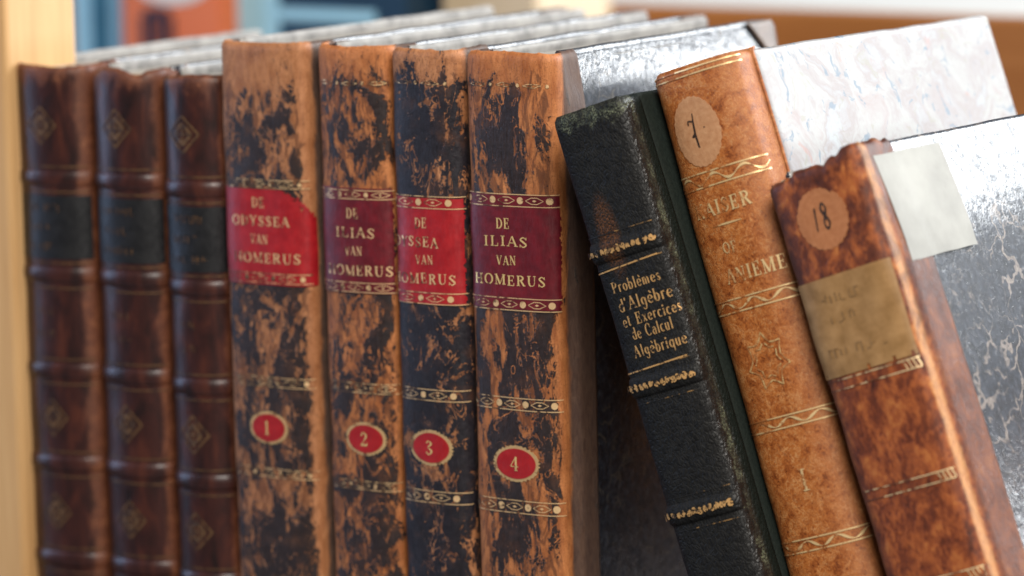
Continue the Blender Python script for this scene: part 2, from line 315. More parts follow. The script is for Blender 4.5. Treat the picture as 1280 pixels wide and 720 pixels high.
G = {
 'A': (.86, [ln(.08, 0, .43, 1, H_), ln(.43, 1, .76, 0, T), ln(.2, .34, .64, .34), ln(-.04, .03, .2, .03), ln(.6, .03, .92, .03)]),
 'C': (.84, [ell(.46, .5, .36, .5, 45, 315, 20), ln(.72, .86, .72, .62)]),
 'D': (.9, stem(.2)+[ell(.3, .5, .5, .48, 90, -90), ln(.2, .97, .32, .97), ln(.2, .03, .32, .03)]),
 'E': (.78, stem(.2)+[ln(.2, .97, .68, .97), ln(.2, .52, .52, .52), ln(.2, .03, .7, .03), ln(.66, 1, .66, .74), ln(.68, 0, .68, .28), ln(.52, .66, .52, .38)]),
 'H': (1., stem(.2)+stem(.8)+[ln(.2, .5, .8, .5)]), 'I': (.42, stem(.21)),
 'K': (.9, stem(.2)+[ln(.72, .97, .26, .45), ln(.36, .58, .76, 0, T), ln(.56, .97, .86, .97), ln(.6, .03, .92, .03)]),
 'L': (.74, stem(.2)+[ln(.2, .03, .68, .03), ln(.66, 0, .66, .3)]),
 'M': (1.12, [ln(.16, 0, .16, 1), ln(.16, 1, .54, .04, T), ln(.54, .04, .92, 1), ln(.02, .03, .3, .03), ln(.02, .97, .2, .97)]+stem(.94)),
 'N': (.96, [ln(.16, 0, .16, 1), ln(.16, 1, .78, .02, T), ln(.78, 0, .78, 1), ln(.02, .03, .3, .03), ln(.64, .97, .92, .97), ln(.02, .97, .2, .97)]),
 'O': (.94, [ell(.47, .5, .38, .48, 0, 360, 26)]), 'F': (.72, stem(.2)+[ln(.2, .97, .68, .97), ln(.2, .52, .52, .52), ln(.66, 1, .66, .74)]),
 'P': (.78, stem(.2)+[ell(.32, .74, .34, .24, 90, -90, 12), ln(.2, .97, .34, .97), ln(.2, .5, .34, .5)]),
 'R': (.9, stem(.2)+[ell(.32, .76, .34, .22, 90, -90, 12), ln(.2, .97, .34, .97), ln(.2, .53, .36, .53), ln(.44, .52, .76, .02, T), ln(.74, .04, .9, .04)]),
 'S': (.7, [spl([(.58, .8, H_), (.36, .97, H_+.03), (.13, .76, T*.8), (.36, .52, T), (.59, .25, T*.8), (.34, .03, H_+.03), (.1, .22, H_)]), ln(.6, .98, .6, .72), ln(.08, .02, .08, .3)]),
 'U': (.94, [ln(.2, 1, .2, .34, T), spl([(.2, .34, T), (.3, .07, T*.7), (.48, .02, H_), (.68, .1, H_), (.76, .34, H_)]), ln(.76, .34, .76, 1), ln(.04, .97, .38, .97), ln(.62, .97, .9, .97)]),
 'V': (.84, [ln(.1, 1, .42, 0, T), ln(.42, 0, .74, 1), ln(-.04, .97, .26, .97), ln(.6, .97, .88, .97)]),
 'Y': (.84, [ln(.1, 1, .42, .48, T), ln(.74, 1, .42, .48), ln(-.04, .97, .26, .97), ln(.6, .97, .88, .97)]+stem(.42, 0, .5, T, 1)),
 'a': (.58, [ell(.27, .2, .2, .2, 0, 360, 18), ln(.46, 0, .46, .45, T*.9), spl([(.46, .45, T*.8), (.32, X, H_), (.12, .5, T*.6)])]),
 'b': (.6, [ln(.13, 0, .13, 1, T*.9), ell(.3, .3, .22, .3, 0, 360, 18)]), 'c': (.5, [ell(.28, .31, .22, .3, 50, 310, 14)]),
 'd': (.6, [ell(.28, .3, .22, .3, 0, 360, 18), ln(.48, 0, .48, 1, T*.9)]), 'e': (.54, [ell(.28, .31, .22, .3, 8, 320, 16), ln(.08, .33, .48, .33)]),
 'g': (.6, [ell(.27, .34, .2, .26, 0, 360, 18), spl([(.47, .58, T*.8), (.48, .1, T*.8), (.4, -.24, T*.5), (.22, -.3, H_), (.08, -.18, T*.5)])]),
 'i': (.3, [ln(.14, 0, .14, X, T*.9), ln(.14, .78, .14, .92, T)]), 'l': (.3, [ln(.14, 0, .14, 1, T*.9), ln(.02, .03, .26, .03)]),
 'm': (.94, [ln(.12, 0, .12, X, T*.9), spl([(.12, .45, H_), (.28, X, H_), (.42, .46, T*.9), (.42, 0, T*.9)]), spl([(.44, .45, H_), (.6, X, H_), (.74, .46, T*.9), (.74, 0, T*.9)])]),
 'n': (.62, [ln(.12, 0, .12, X, T*.9), spl([(.12, .45, H_), (.3, X, H_), (.46, .46, T*.9), (.46, 0, T*.9)])]),
 'o': (.58, [ell(.29, .31, .22, .3, 0, 360, 18)]), 'q': (.6, [ell(.28, .32, .22, .29, 0, 360, 18), ln(.48, -.3, .48, X, T*.9)]),
 'r': (.46, [ln(.13, 0, .13, X, T*.9), spl([(.13, .42, H_), (.26, X, H_), (.4, .56, T*.8)])]),
 's': (.48, [spl([(.38, .5, H_), (.24, X, H_), (.1, .47, T*.7), (.24, .31, T*.9), (.39, .15, T*.7), (.24, 0, H_), (.07, .13, H_)])]),
 't': (.4, [ln(.16, .06, .16, .86, T*.9), ln(.02, X, .34, X), ln(.16, .03, .34, .06)]),
 'u': (.62, [spl([(.12, X, T*.9), (.12, .18, T*.9), (.26, 0, H_), (.46, .18, H_)]), ln(.47, 0, .47, X, T*.9)]),
 'x': (.56, [ln(.06, X, .46, 0, T*.9), ln(.46, X, .06, 0)]), "'": (.22, [ln(.1, 1, .08, .78, T*.7)]),
 '`': (0, [ln(-.38, .98, -.22, .78, T*.7)]), ' ': (.4, []),
 '1': (.4, stem(.2, w=T*.9, s=1)+[ln(.2, .97, .06, .82)]),
 '2': (.7, [spl([(.12, .72, T*.8), (.3, .97, H_), (.55, .74, T), (.36, .36, H_), (.08, .05, H_)]), ln(.08, .06, .62, .06, T*.8), ln(.6, 0, .62, .26)]),
 '3': (.66, [spl([(.1, .84, T*.8), (.3, .98, H_), (.5, .78, T), (.24, .54, H_), (.54, .28, T), (.3, .02, H_), (.08, .2, T*.8)])]),
 '4': (.74, [ln(.48, 0, .48, 1, T), ln(.48, 1, .06, .32), ln(.06, .3, .68, .3), ln(.34, .03, .62, .03)]),
}

def fit(xl, xr, b, n, g, yaw=0.):
    """left end and thickness of a rounded spine whose visible edges lie at xl and xr on the plane of its front"""
    c, q = math.cos(YAW-yaw), math.sin(YAW-yaw); t = xr-xl
    for _ in range(12):
        hw = t/2-g; sl = 1
        for i in range(61):
            th = math.pi*(1-i/60); cx = math.cos(th); sx = math.sin(th)
            sl = min(sl, (t/2+hw*math.copysign(abs(cx)**(2/n), cx))*c+b*(1-abs(sx)**(2/n))*q)
        x0 = xl-sl/c; t = xr-x0+g-b*q/c
    return x0, t
class Book:
    """local frame: x = thickness (left to right), y = from the spine to the fore-edge, z = up"""
    def __init__(s, root, t, H, D, b, n, groove, strip, seed, amp=.00025, headvar=.0008, headfn=None, wav=.0004):
        s.root, s.t, s.H, s.D, s.b, s.seed, s.amp, s.headvar, s.headfn, s.wav = root, t, H, D, b, seed, amp, headvar, headfn, wav
        s.strip = strip; s.curl = 0.; s.bow = .0006; hw = t/2-groove
        P = [(-.0003, b+strip), (-.0003, b+.006), (-.0002, b+.0044), (groove*.35, b+.0028), (groove*.95, b+.0014), (groove, b+.0005)]
        mid = []
        for i in range(61):
            th = math.pi*(1-i/60); cx = math.cos(th); sx = math.sin(th)
            mid.append((t/2+hw*math.copysign(abs(cx)**(2/n), cx), b*(1-abs(sx)**(2/n))))
        P = P+mid+[(t-x, y) for x, y in reversed(P)]
        Q = [P[0]]; L = [0]
        for p in P[1:]:
            d = math.dist(p, Q[-1])
            if d > 1e-6: Q.append(p); L.append(L[-1]+d)
        c = L[-1]/2; s.Q = Q; s.L = [l-c for l in L]; s.umax = c
        s.uspine = c-strip
        s.inv = None
    def prof(s, u):
        u = min(max(u, s.L[0]), s.L[-1]); lo, hi = 0, len(s.L)-1
        while hi-lo > 1:
            m = (lo+hi)//2
            if s.L[m] <= u: lo = m
            else: hi = m
        k = (u-s.L[lo])/(s.L[hi]-s.L[lo]); a, b = s.Q[lo], s.Q[hi]
        return a[0]+(b[0]-a[0])*k, a[1]+(b[1]-a[1])*k
    def pos(s, u, z, off=0.):
        x, y = s.prof(u); e = .0007
        x0, y0 = s.prof(u-e); x1, y1 = s.prof(u+e)
        tx, ty = x1-x0, y1-y0; l = math.hypot(tx, ty) or 1
        nx, ny = ty/l, -tx/l
        d = s.amp*noise.noise((u*90+s.seed, z*70, s.seed))+s.wav*noise.noise((u*25, z*14+s.seed, 3.1))
        d *= sm(s.umax-abs(u), 0, .004)
        bx = 0.
        if y > s.b+.001: bx = s.bowf(y, z, 1 if u > 0 else 0, s.bow)*sm(y, s.b+.001, s.b+.005)
        h = max(0, z-(s.H-.0022)); d -= .0011*(h/.0022)**2.2
        h = max(0, .0022-z); d -= .0012*(h/.0022)**2
        zz = z+(s.headvar*(.8*noise.noise((u*55, s.seed*2.7, 1))+.5*noise.noise((u*420, s.seed, 4))**2*2)+(s.headfn(u) if s.headfn else 0))*sm(z, s.H-.02, s.H)
        return (x+nx*(off+d)+bx, y+ny*(off+d), zz)
    def uv(s, u, z): return (u*10, z*10)
    def grid(s, name, u0, u1, z0, z1, off, mat, parent, du=.0009, dz=.0012, mask=None, thick=.0002, offfn=None):
        nu = max(2, round((u1-u0)/du)); nz = max(2, round((z1-z0)/dz)); vs = []; uvs = []; fs = []
        for j in range(nz+1):
            for i in range(nu+1):
                u = u0+(u1-u0)*i/nu; z = z0+(z1-z0)*j/nz
                vs.append(s.pos(u, z, off+(offfn(u, z) if offfn else 0))); uvs.append(s.uv(u, z))
        for j in range(nz):
            for i in range(nu):
                if mask and not mask(u0+(u1-u0)*(i+.5)/nu, z0+(z1-z0)*(j+.5)/nz): continue
                a = j*(nu+1)+i; fs.append((a, a+1, a+nu+2, a+nu+1))
        if mask:
            used = sorted({k for f in fs for k in f}); mp = {k: i for i, k in enumerate(used)}
            vs = [vs[k] for k in used]; uvs = [uvs[k] for k in used]; fs = [tuple(mp[k] for k in f) for f in fs]
        o = mesh(name, vs, fs, mat, parent, thick == 0 or thick > .0005, uvs)
        if thick:
            md = o.modifiers.new('thickness', 'SOLIDIFY'); md.thickness = thick; md.offset = -1
        return o
    def local(s, px, py, y=.0008):
        """photo pixel -> point of the spine face (book-local x - t/2, z)"""
        if s.inv is None:
            s.inv = s.root.matrix_basis.inverted()
        o = s.inv @ CAM; d = s.inv.to_3x3() @ pixdir(px, py); k = (y-o.y)/d.y; p = o+d*k
        return p.x-s.t/2, p.z
    def build(s, leather, paper, pages, board_t=.0024, corner=None, left_paper=None, bow=.0006, head=None, paste=None):
        s.paste = paste or M_paste; s.leather = leather; s.bow = bow; r = s.root; b = s.b
        s.spine = s.grid('spine', -s.umax, s.umax, .0006, s.H, 0, leather, r, thick=.0009)
        s.cov = []
        for side in (0, 1):
            x0 = .0006 if side == 0 else s.t-board_t
            c = s.board('front_cover' if side == 0 else 'back_cover', x0, board_t-.0006, b+.0046, s.D, side, paper, bow)
            s.cov.append(c)
            if corner: s.corner(c, corner, side, board_t, bow)
        # text block with a rounded back and a hollow fore-edge
        bm = bmesh.new(); xa, xb = board_t+.0001+s.curl*.5, s.t-board_t-.0001-s.curl*.5; z0, z1 = .003, s.H-.0032; n = 10
        ring = []
        for i in range(n+1):
            k = -1+2*i/n; ring.append((xa+(xb-xa)*i/n, b*.35+.0012+b*.55*k*k))
        for i in range(n+1):
            k = 1-2*i/n; ring.append((xb-(xb-xa)*i/n, s.D-.0035-.003*(1-k*k)))
        lo = [bm.verts.new((x, y, z0)) for x, y in ring]; hi = [bm.verts.new((x, y, z1)) for x, y in ring]
        m = len(ring)
        for i in range(m): bm.faces.new((lo[i], lo[(i+1) % m], hi[(i+1) % m], hi[i]))
        for i in range(n):
            for L, fl in ((hi, 0), (lo, 1)):
                q = [L[i], L[i+1], L[m-2-i], L[m-1-i]]; bm.faces.new(q if not fl else q[::-1])
        bmesh.ops.recalc_face_normals(bm, faces=bm.faces[:])
        tb = bmobj('text_block', bm, pages, r)
        # sewn headband behind the head of the spine
        if head:
            pts = [(xa+(xb-xa)*i/14, b*.35+.0006+b*.55*(-1+2*i/14)**2) for i in range(15)]; vs = []; fs = []
            for x, y in pts:
                for k in range(6):
                    a = k*math.pi/3; vs.append((x, y+.0009*math.cos(a)+.0012, z1+.0004+.0009*math.sin(a)))
            for i in range(14):
                for k in range(6): fs.append((i*6+k, i*6+(k+1) % 6, i*6+6+(k+1) % 6, i*6+6+k))
            mesh('headband', vs, fs, head, tb)
    def bowf(s, y, z, side, bow):
        k = bow*((z/s.H-.5)**2*4*-1+.4)+bow*.7*noise.noise((y*18, z*18, s.seed+side*5))
        k -= s.curl*max(0, (z-(s.H-.028))/.028)**1.25
        return k*(1 if side else -1)
    def board(s, name, x0, th, y0, y1, side, mat, bow, z0=0., z1=None, parent=None, off=0., rc=.0035, roundf=.0008):
        z1 = s.H if z1 is None else z1; ny, nz = 22, 30; bm = bmesh.new()
        ys = [y0]+[y0+(y1-y0)*i/ny for i in range(1, ny)]+[y1]; zs = [z0+(z1-z0)*j/nz for j in range(nz+1)]
        ys = sorted(set(ys+[y1-.0005, y1-.0011, y1-.002])); zs = sorted(set(zs+[z0+.0005, z0+.0011, z0+.002, z1-.0005, z1-.0011, z1-.002])); ny, nz = len(ys)-1, len(zs)-1
        V = {}
        for f in (0, 1):
            for j, z in enumerate(zs):
                for i, y in enumerate(ys):
                    yy, zz = y, z
                    # worn, rounded fore-edge corners
                    if rc:
                        dz = min(z-z0, z1-z); 
                        if dz < rc: yy = y-(rc-math.sqrt(max(0, rc*rc-(rc-dz)**2)))*sm((y-y0)/(y1-y0), .6, 1)
                    e = min(y1-yy, zz-z0, z1-zz); ins = roundf*(1-min(1, max(0, e)/.0012))**2
                    zz += .0004*noise.noise((y*60, s.seed+side, 7))*sm(abs(z-(z0+z1)/2), (z1-z0)*.4, (z1-z0)*.5)
                    x = x0+th*f+(-ins if f else ins)+s.bowf(y, z, side, bow)+(off if side else -off)
                    V[f, i, j] = bm.verts.new((x, yy, zz))
        for j in range(nz):
            for i in range(ny):
                q = [bm.faces.new((V[0, i, j], V[0, i, j+1], V[0, i+1, j+1], V[0, i+1, j])), bm.faces.new((V[1, i, j], V[1, i+1, j], V[1, i+1, j+1], V[1, i, j+1]))]
                q[0 if side else 1].material_index = 1
        for i in range(ny):
            bm.faces.new((V[0, i, 0], V[0, i+1, 0], V[1, i+1, 0], V[1, i, 0])); bm.faces.new((V[0, i, nz], V[1, i, nz], V[1, i+1, nz], V[0, i+1, nz])).material_index = 1
        for j in range(nz):
            bm.faces.new((V[0, 0, j], V[1, 0, j], V[1, 0, j+1], V[0, 0, j+1])); bm.faces.new((V[0, ny, j], V[0, ny, j+1], V[1, ny, j+1], V[1, ny, j]))
        o = bmobj(name, bm, mat, parent or s.root, True); o.data.materials.append(s.paste); return o
    def corner(s, cov, mat, side, bt, bow, size=.017):
        n = 9
        for top in (1, 0):
            vs = []; fs = []; idx = {}
            for j in range(n+1):
                for i in range(n+1-j):
                    y = s.D-.0002-size*i/n; z = (s.H-.0002-size*j/n) if top else (.0002+size*j/n)
                    if i == 0 and j == 0: y -= .0014; z += -.0014 if top else .0014
                    x = (s.t if side else .0006)+s.bowf(y, z, side, bow)+(.00022 if side else -.00022)
                    idx[i, j] = len(vs); vs.append((x, y, z))
            for j in range(n):
                for i in range(n-j):
                    fs.append((idx[i, j], idx[i+1, j], idx[i, j+1]))
                    if (i+1, j+1) in idx: fs.append((idx[i+1, j], idx[i+1, j+1], idx[i, j+1]))
            o = mesh('corner_piece', vs, fs, mat, cov)
            md = o.modifiers.new('thickness', 'SOLIDIFY'); md.thickness = .0005; md.offset = 0
    # --- flat tooling mapped on the spine
    def ribbons(s, name, strokes, mat, parent, off=.00022, seg=.0006):
        vs = []; fs = []
        for st in strokes:
            pts = []
            for a, b in zip(st, st[1:]):
                d = math.dist(a[:2], b[:2]); k = max(1, math.ceil(d/seg))
                for i in range(k): pts.append(tuple(a[c]+(b[c]-a[c])*i/k for c in range(3)))
            pts.append(st[-1]); n = len(pts)
            for i, (u, z, wd) in enumerate(pts):
                p, q = pts[max(0, i-1)], pts[min(n-1, i+1)]; dx, dz = q[0]-p[0], q[1]-p[1]; l = math.hypot(dx, dz) or 1
                ox, oz = -dz/l*wd/2, dx/l*wd/2
                vs.append(s.pos(u+ox, z+oz, off)); vs.append(s.pos(u-ox, z-oz, off))
                if i: k = len(vs); fs.append((k-4, k-2, k-1, k-3))
        return mesh(name, vs, fs, mat, parent)
    def discs(s, shapes, off):
        vs = []; fs = []
        for cu, cz, ru, rz, kind in shapes:
            k = len(vs); vs.append(s.pos(cu, cz, off)); n = 12 if kind == 'o' else 4
            for i in range(n):
                a = 2*math.pi*i/n; vs.append(s.pos(cu+ru*math.cos(a), cz+rz*math.sin(a), off))
            for i in range(n): fs.append((k, k+1+(i+1) % n, k+1+i)[::-1])
        return vs, fs
    def text(s, name, txt, u, z, h, mat, parent, w=None, off=.0003, jit=0., bold=1., slope=0., align=.5):
        sp = .16; W = sum(G[c][0]+(sp if G[c][0] else 0) for c in txt)-sp; k = h if w is None else w/W; kz = h
        x = -W*align; out = []; rng = random.Random(len(txt)+s.seed)
        for c in txt:
            gw, st = G[c]; dz = rng.uniform(-jit, jit)
            for r in st: out.append([(u+(x+a)*k, z+(b-.5+dz)*kz+slope*(x+a)*k, wd*min(k, kz)*bold) for a, b, wd in r])
            x += gw+(sp if gw else 0)
        return s.ribbons(name, out, mat, parent, off)
    def marks(s, name, u, z, h, w, mat, parent, seed, off=.0003, n=None):
        """rubbed-out lettering: short stems and bars of which nothing can be read"""
        rng = random.Random(seed); out = []; x = u-w/2
        while x < u+w/2:
            if rng.random() < .8: out.append([(x, z-h/2*rng.uniform(.5, 1), h*.16), (x, z+h/2*rng.uniform(.5, 1), h*.16)])
            if rng.random() < .45: y = z+rng.choice((-.4, 0, .4))*h; out.append([(x, y, h*.1), (x+h*.45, y, h*.1)])
            x += h*rng.uniform(.45, .8)
        return s.ribbons(name, out, mat, parent, off)
    def gilt_band(s, z, h, mat, parent, u0, u1, step=.0042, slope=0., phase=0., off=.00018, lw=.00026, lines=True):
        zf = lambda u: z+slope*u
        st = [[(u0, zf(u0)+e*h/2, lw), (u1, zf(u1)+e*h/2, lw)] for e in (1, -1)]
        o = s.ribbons('gilt_band', st if lines else [[(u0, zf(u0), lw), (u0+.0006, zf(u0), lw)]], mat, parent, off); sh = []; u = u0+step*(.3+phase); i = 0; ex = []
        while u < u1-step*.2:
            if i % 2 == 0: sh.append((u, zf(u), h*.30, h*.30, 'o'))
            else:
                for e in (1, -1):
                    ex.append([(u-step*.62, zf(u), lw*.6), (u-step*.2, zf(u)+e*h*.26, lw*.9), (u+step*.2, zf(u)+e*h*.26, lw*.9), (u+step*.62, zf(u), lw*.6)])
                sh.append((u, zf(u), h*.2, h*.1, 'd'))
            u += step; i += 1
        vs, fs = s.discs(sh, off); mesh('gilt_bead', vs, fs, mat, o)
        if ex: s.ribbons('gilt_scroll', ex, mat, o, off)
        return o
    def raised_band(s, z, h, proud, mat, parent=None, slope=0.):
        f = lambda u, zz: proud*max(0, 1-((zz-z)/(h/2))**2)**.6*sm(s.uspine-.0005-abs(u), -.001, .003)-.0001
        us = s.uspine-.0004
        return s.grid('raised_band', -us, us, z-h/2, z+h/2, 0, mat, parent or s.root, dz=h/12, thick=0, offfn=f)
    def oval(s, name, cu, cz, ru, rz, mat, parent, off=.0003, scal=0., ns=22, thick=.0002, tilt=0., n=66):
        vs = [s.pos(cu, cz, off)]; uvs = [s.uv(cu, cz)]; fs = []; R_ = 5
        for k in range(1, R_+1):
            for i in range(n):
                a = 2*math.pi*i/n; q = k/R_*(1+(scal*(abs(math.sin(a*ns/2))-.5) if k == R_ else 0))
                x, y = ru*math.cos(a)*q, rz*math.sin(a)*q; x, y = x*math.cos(tilt)-y*math.sin(tilt), x*math.sin(tilt)+y*math.cos(tilt)
                vs.append(s.pos(cu+x, cz+y, off)); uvs.append(s.uv(cu+x, cz+y))
        for i in range(n): fs.append((0, 1+i, 1+(i+1) % n))
        for k in range(1, R_):
            for i in range(n):
                a = 1+(k-1)*n; b = 1+k*n; fs.append((a+i, b+i, b+(i+1) % n, a+(i+1) % n))
        o = mesh(name, vs, fs, mat, parent, False, uvs); md = o.modifiers.new('thickness', 'SOLIDIFY'); md.thickness = thick; md.offset = -1
        return o

# ------------------------------------------------------------------ bookcase
M_post = wood('birch_wood', (.50, .27, .105), (.66, .41, .19)); M_rail = wood('brown_wood', (.29, .105, .026), (.37, .145, .042), 0); M_shelf = wood('dark_brown_wood', (.028, .014, .008), (.045, .022, .012), 0)
def slab(name, lo, hi, mat, parent=None, bev=.0015):
    bm = bmesh.new(); bmesh.ops.create_cube(bm, size=1)
    for v_ in bm.verts: v_.co = Vector([(lo[i]+hi[i])/2+v_.co[i]*(hi[i]-lo[i]) for i in range(3)])
    if bev: bmesh.ops.bevel(bm, geom=bm.edges[:], offset=bev, segments=2, profile=.6, affect='EDGES')
    return bmobj(name, bm, mat, parent)
case = thing('bookcase', 'pale wooden open bookcase with a brown back rail, carrying all the books', 'bookcase', (0, 0, -.02))
slab('shelf_board', (-.62, -.045, 0), (.52, .4595, .0198), M_shelf, case)
slab('side_post', (-.179, -.002, .0202), (-.1366, .0325, .52), M_post, case, .002)
slab('back_rail', (-.62, .46, .012), (.52, .478, .2085), M_rail, case, .002)

# ------------------------------------------------------------------ shared materials
M_pages = page_edge('speckled_page_edges')
M_gold = gold('worn_lit_gilt', .45); M_gold_faint = gold('rubbed_lit_gilt', .53); M_gold_bright = gold('bright_gilt', .36, (.98, .70, .30), rough=.26)
M_paste = plain('grey_endpaper', (.13, .125, .12), (.36, .345, .325), 130, .6, .4)
M_head = plain('headband_thread', (.25, .16, .10), (.45, .36, .25), 700)
DARKLEATHER = (.017, .0115, .011)

# ------------------------------------------------------------------ the three dark calf volumes
GD = 'dark raised-band volumes by the post'
M_dlabel = label_leather('blue_black_label', (.0065, .0062, .007), (.013, .0125, .0135), 3.3)
M_dull = gold('dull_blind_gilt', .5, (.17, .090, .042), (.045, .022, .012), rough=.5)
for k, (x0, t, lab, seed) in enumerate((
    (-.1343, -.1035, 'dark brown calf volume with raised bands, leftmost, against the pale wooden post', 1.3),
    (-.1023, -.0750, 'dark brown calf volume with raised bands, middle of the three dark ones', 4.1),
    (-.0744, -.0500, 'dark brown calf volume with raised bands, right beside the volume numbered 1', 7.7))):
    x0, t = fit(x0, t, .0085, 2.1, .0012)
    root = thing('dark_calf_book', lab, 'book', (x0, .0, 0), R(-.35), GD)
    hf = (lambda u: -.0022*sm(noise.noise((u*120, 2.2, 9)), -.1, .5)) if k == 1 else (lambda u: -.0006)
    b = Book(root, t, .2058-.0004*k, .135, .0085, 2.1, .0012, .011, seed, headvar=.0016, headfn=hf)
    L = dark_calf('dark_calf', seed)
    b.build(L, marble_dark('brown_marbled_paper', seed, 80, (.2, .12, .07)), M_pages, head=M_head)
    bz = tuple(z+((-.0002, .0005, -.0004)[k]) for z in (.1695, .1388, .1079, .0779, .0465, .0165))
    for z in bz:
        rb = b.raised_band(z, .0052, .0008, L)
        for e in (.0040, -.0040):
            b.ribbons('gilt_line', [[(-b.uspine*.8, z+e, .0004), (b.uspine*.82, z+e, .0004)]], M_dull, root, .0002)
    lb = b.grid('title_label', -b.uspine*.86, b.uspine*.86, bz[1]+.0052, bz[0]-.0052, .0002, M_dlabel, root)
    for j, (dz, wd) in enumerate(((.0062, .013), (0, .009), (-.0062, .014))):
        b.marks('lettering', -.001, (bz[0]+bz[1])/2+dz, .0026, wd, M_dull, lb, k*10+j, .0005)
    for j, dz in enumerate((.004, -.0035)):
        b.marks('volume_lettering', -.001, (bz[1]+bz[2])/2+dz, .0026, (.007, .009)[j], M_dull, root, k*10+j+50, .0003)
    tops = [(bz[0]+.2035)/2]+[(bz[i]+bz[i+1])/2 for i in (2, 3, 4)]
    for zc in tops:
        rr = .0056; dm = [[(rr*math.sin(math.pi/2*i), zc+rr*1.05*math.cos(math.pi/2*i), .0007) for i in range(5)],
              [(rr*.55*math.sin(math.pi/2*i), zc+rr*.6*math.cos(math.pi/2*i), .0012) for i in range(5)], [(-rr*.5, zc, .0006), (rr*.5, zc, .0006)], [(0, zc-rr*.55, .0006), (0, zc+rr*.55, .0006)]]
        b.ribbons('gilt_diamond', dm, M_dull, root, .0002)

# ------------------------------------------------------------------ four numbered volumes with red labels
GH = 'numbered volumes with red labels'
RED_A, RED_B = ((.28, .006, .010), (.38, .012, .016)), ((.10, .005, .010), (.155, .008, .015))
TAN = ((.30, .110, .039), (.52, .230, .100)); TAN2 = ((.31, .092, .024), (.56, .212, .070))
M_cov = {k: marble_dark('dark_marbled_paper', k*1.7, 110, (.085, .075, .066)) for k in range(1, 5)}
M_strip = plain('half_leather', (.05, .035, .03), (.16, .10, .065), 90, .4)
vols = {
 1: dict(x=-.0506, t=-.0172, D=.152, y=0., label='tan and black flaked calf volume numbered 1 with torn bright red label', red=0,
    mat=('flaked_calf', 1.0, .545, *TAN, DARKLEATHER, .175, 2.15, .5, .30), title=(237, 342, 345), words=('DE', 'ODYSSEA', 'VAN', 'HOMERUS'), tx=(325, 338, 327, 340), ty=(252, 276, 298, 322),
    bands=((230, 10, 345), (348, 12, 350), (478, 12, 352), (592, 11, 358)), oval=(338, 534, 21, 18), n=3.2),
 2: dict(x=-.0145, t=.0128, D=.152, y=.0008, label='brown flaked calf volume numbered 2 with deep maroon label', red=1,
    mat=('flaked_calf', 2.2, .575, *TAN2, DARKLEATHER, .15, 2.15, .55, .12), title=(249, 352, 452), words=('DE', 'ILIAS', 'VAN', 'HOMERUS'), tx=(443, 446, 445, 455), ty=(266, 290, 313, 338),
    bands=((104, 8, 450), (243, 11, 452), (359, 12, 456), (485, 12, 460), (607, 11, 466)), oval=(459, 548, 21, 18), n=2.8),
 3: dict(x=.0132, t=.0388, D=.147, y=-.0006, label='blackish calf volume numbered 3 with bright red label, between volumes 2 and 4', red=0,
    mat=('flaked_calf', 3.1, .49, *TAN, (.011, .0095, .012), .15, 2.15, .6, .14), title=(262, 366, 545), words=('DE', 'ODYSSEA', 'VAN', 'HOMERUS'), tx=(528, 533, 533, 540), ty=(278, 302, 324, 348),
    bands=((104, 8, 545), (253, 15, 545), (373, 14, 548), (494, 14, 552), (622, 15, 557)), oval=(541, 559, 22, 19), n=2.8),
 4: dict(x=.0394, t=.0713, D=.136, y=0., label='orange tan flaked calf volume numbered 4 with dark crimson label', red=1,
    mat=('flaked_calf', 5.4, .565, *TAN2, DARKLEATHER, .165, 2.15, .35, .12), title=(258, 372, 646), words=('DE', 'ILIAS', 'VAN', 'HOMERUS'), tx=(631, 634, 635, 643), ty=(279, 301, 325, 350),
    bands=((107, 8, 648), (250, 15, 646), (380, 15, 648), (505, 15, 652), (634, 16, 660)), oval=(647, 579, 23, 19), n=3.2),
}
M_scal = gold('scallop_gilt', .42, (.70, .46, .22), (.16, .08, .035))
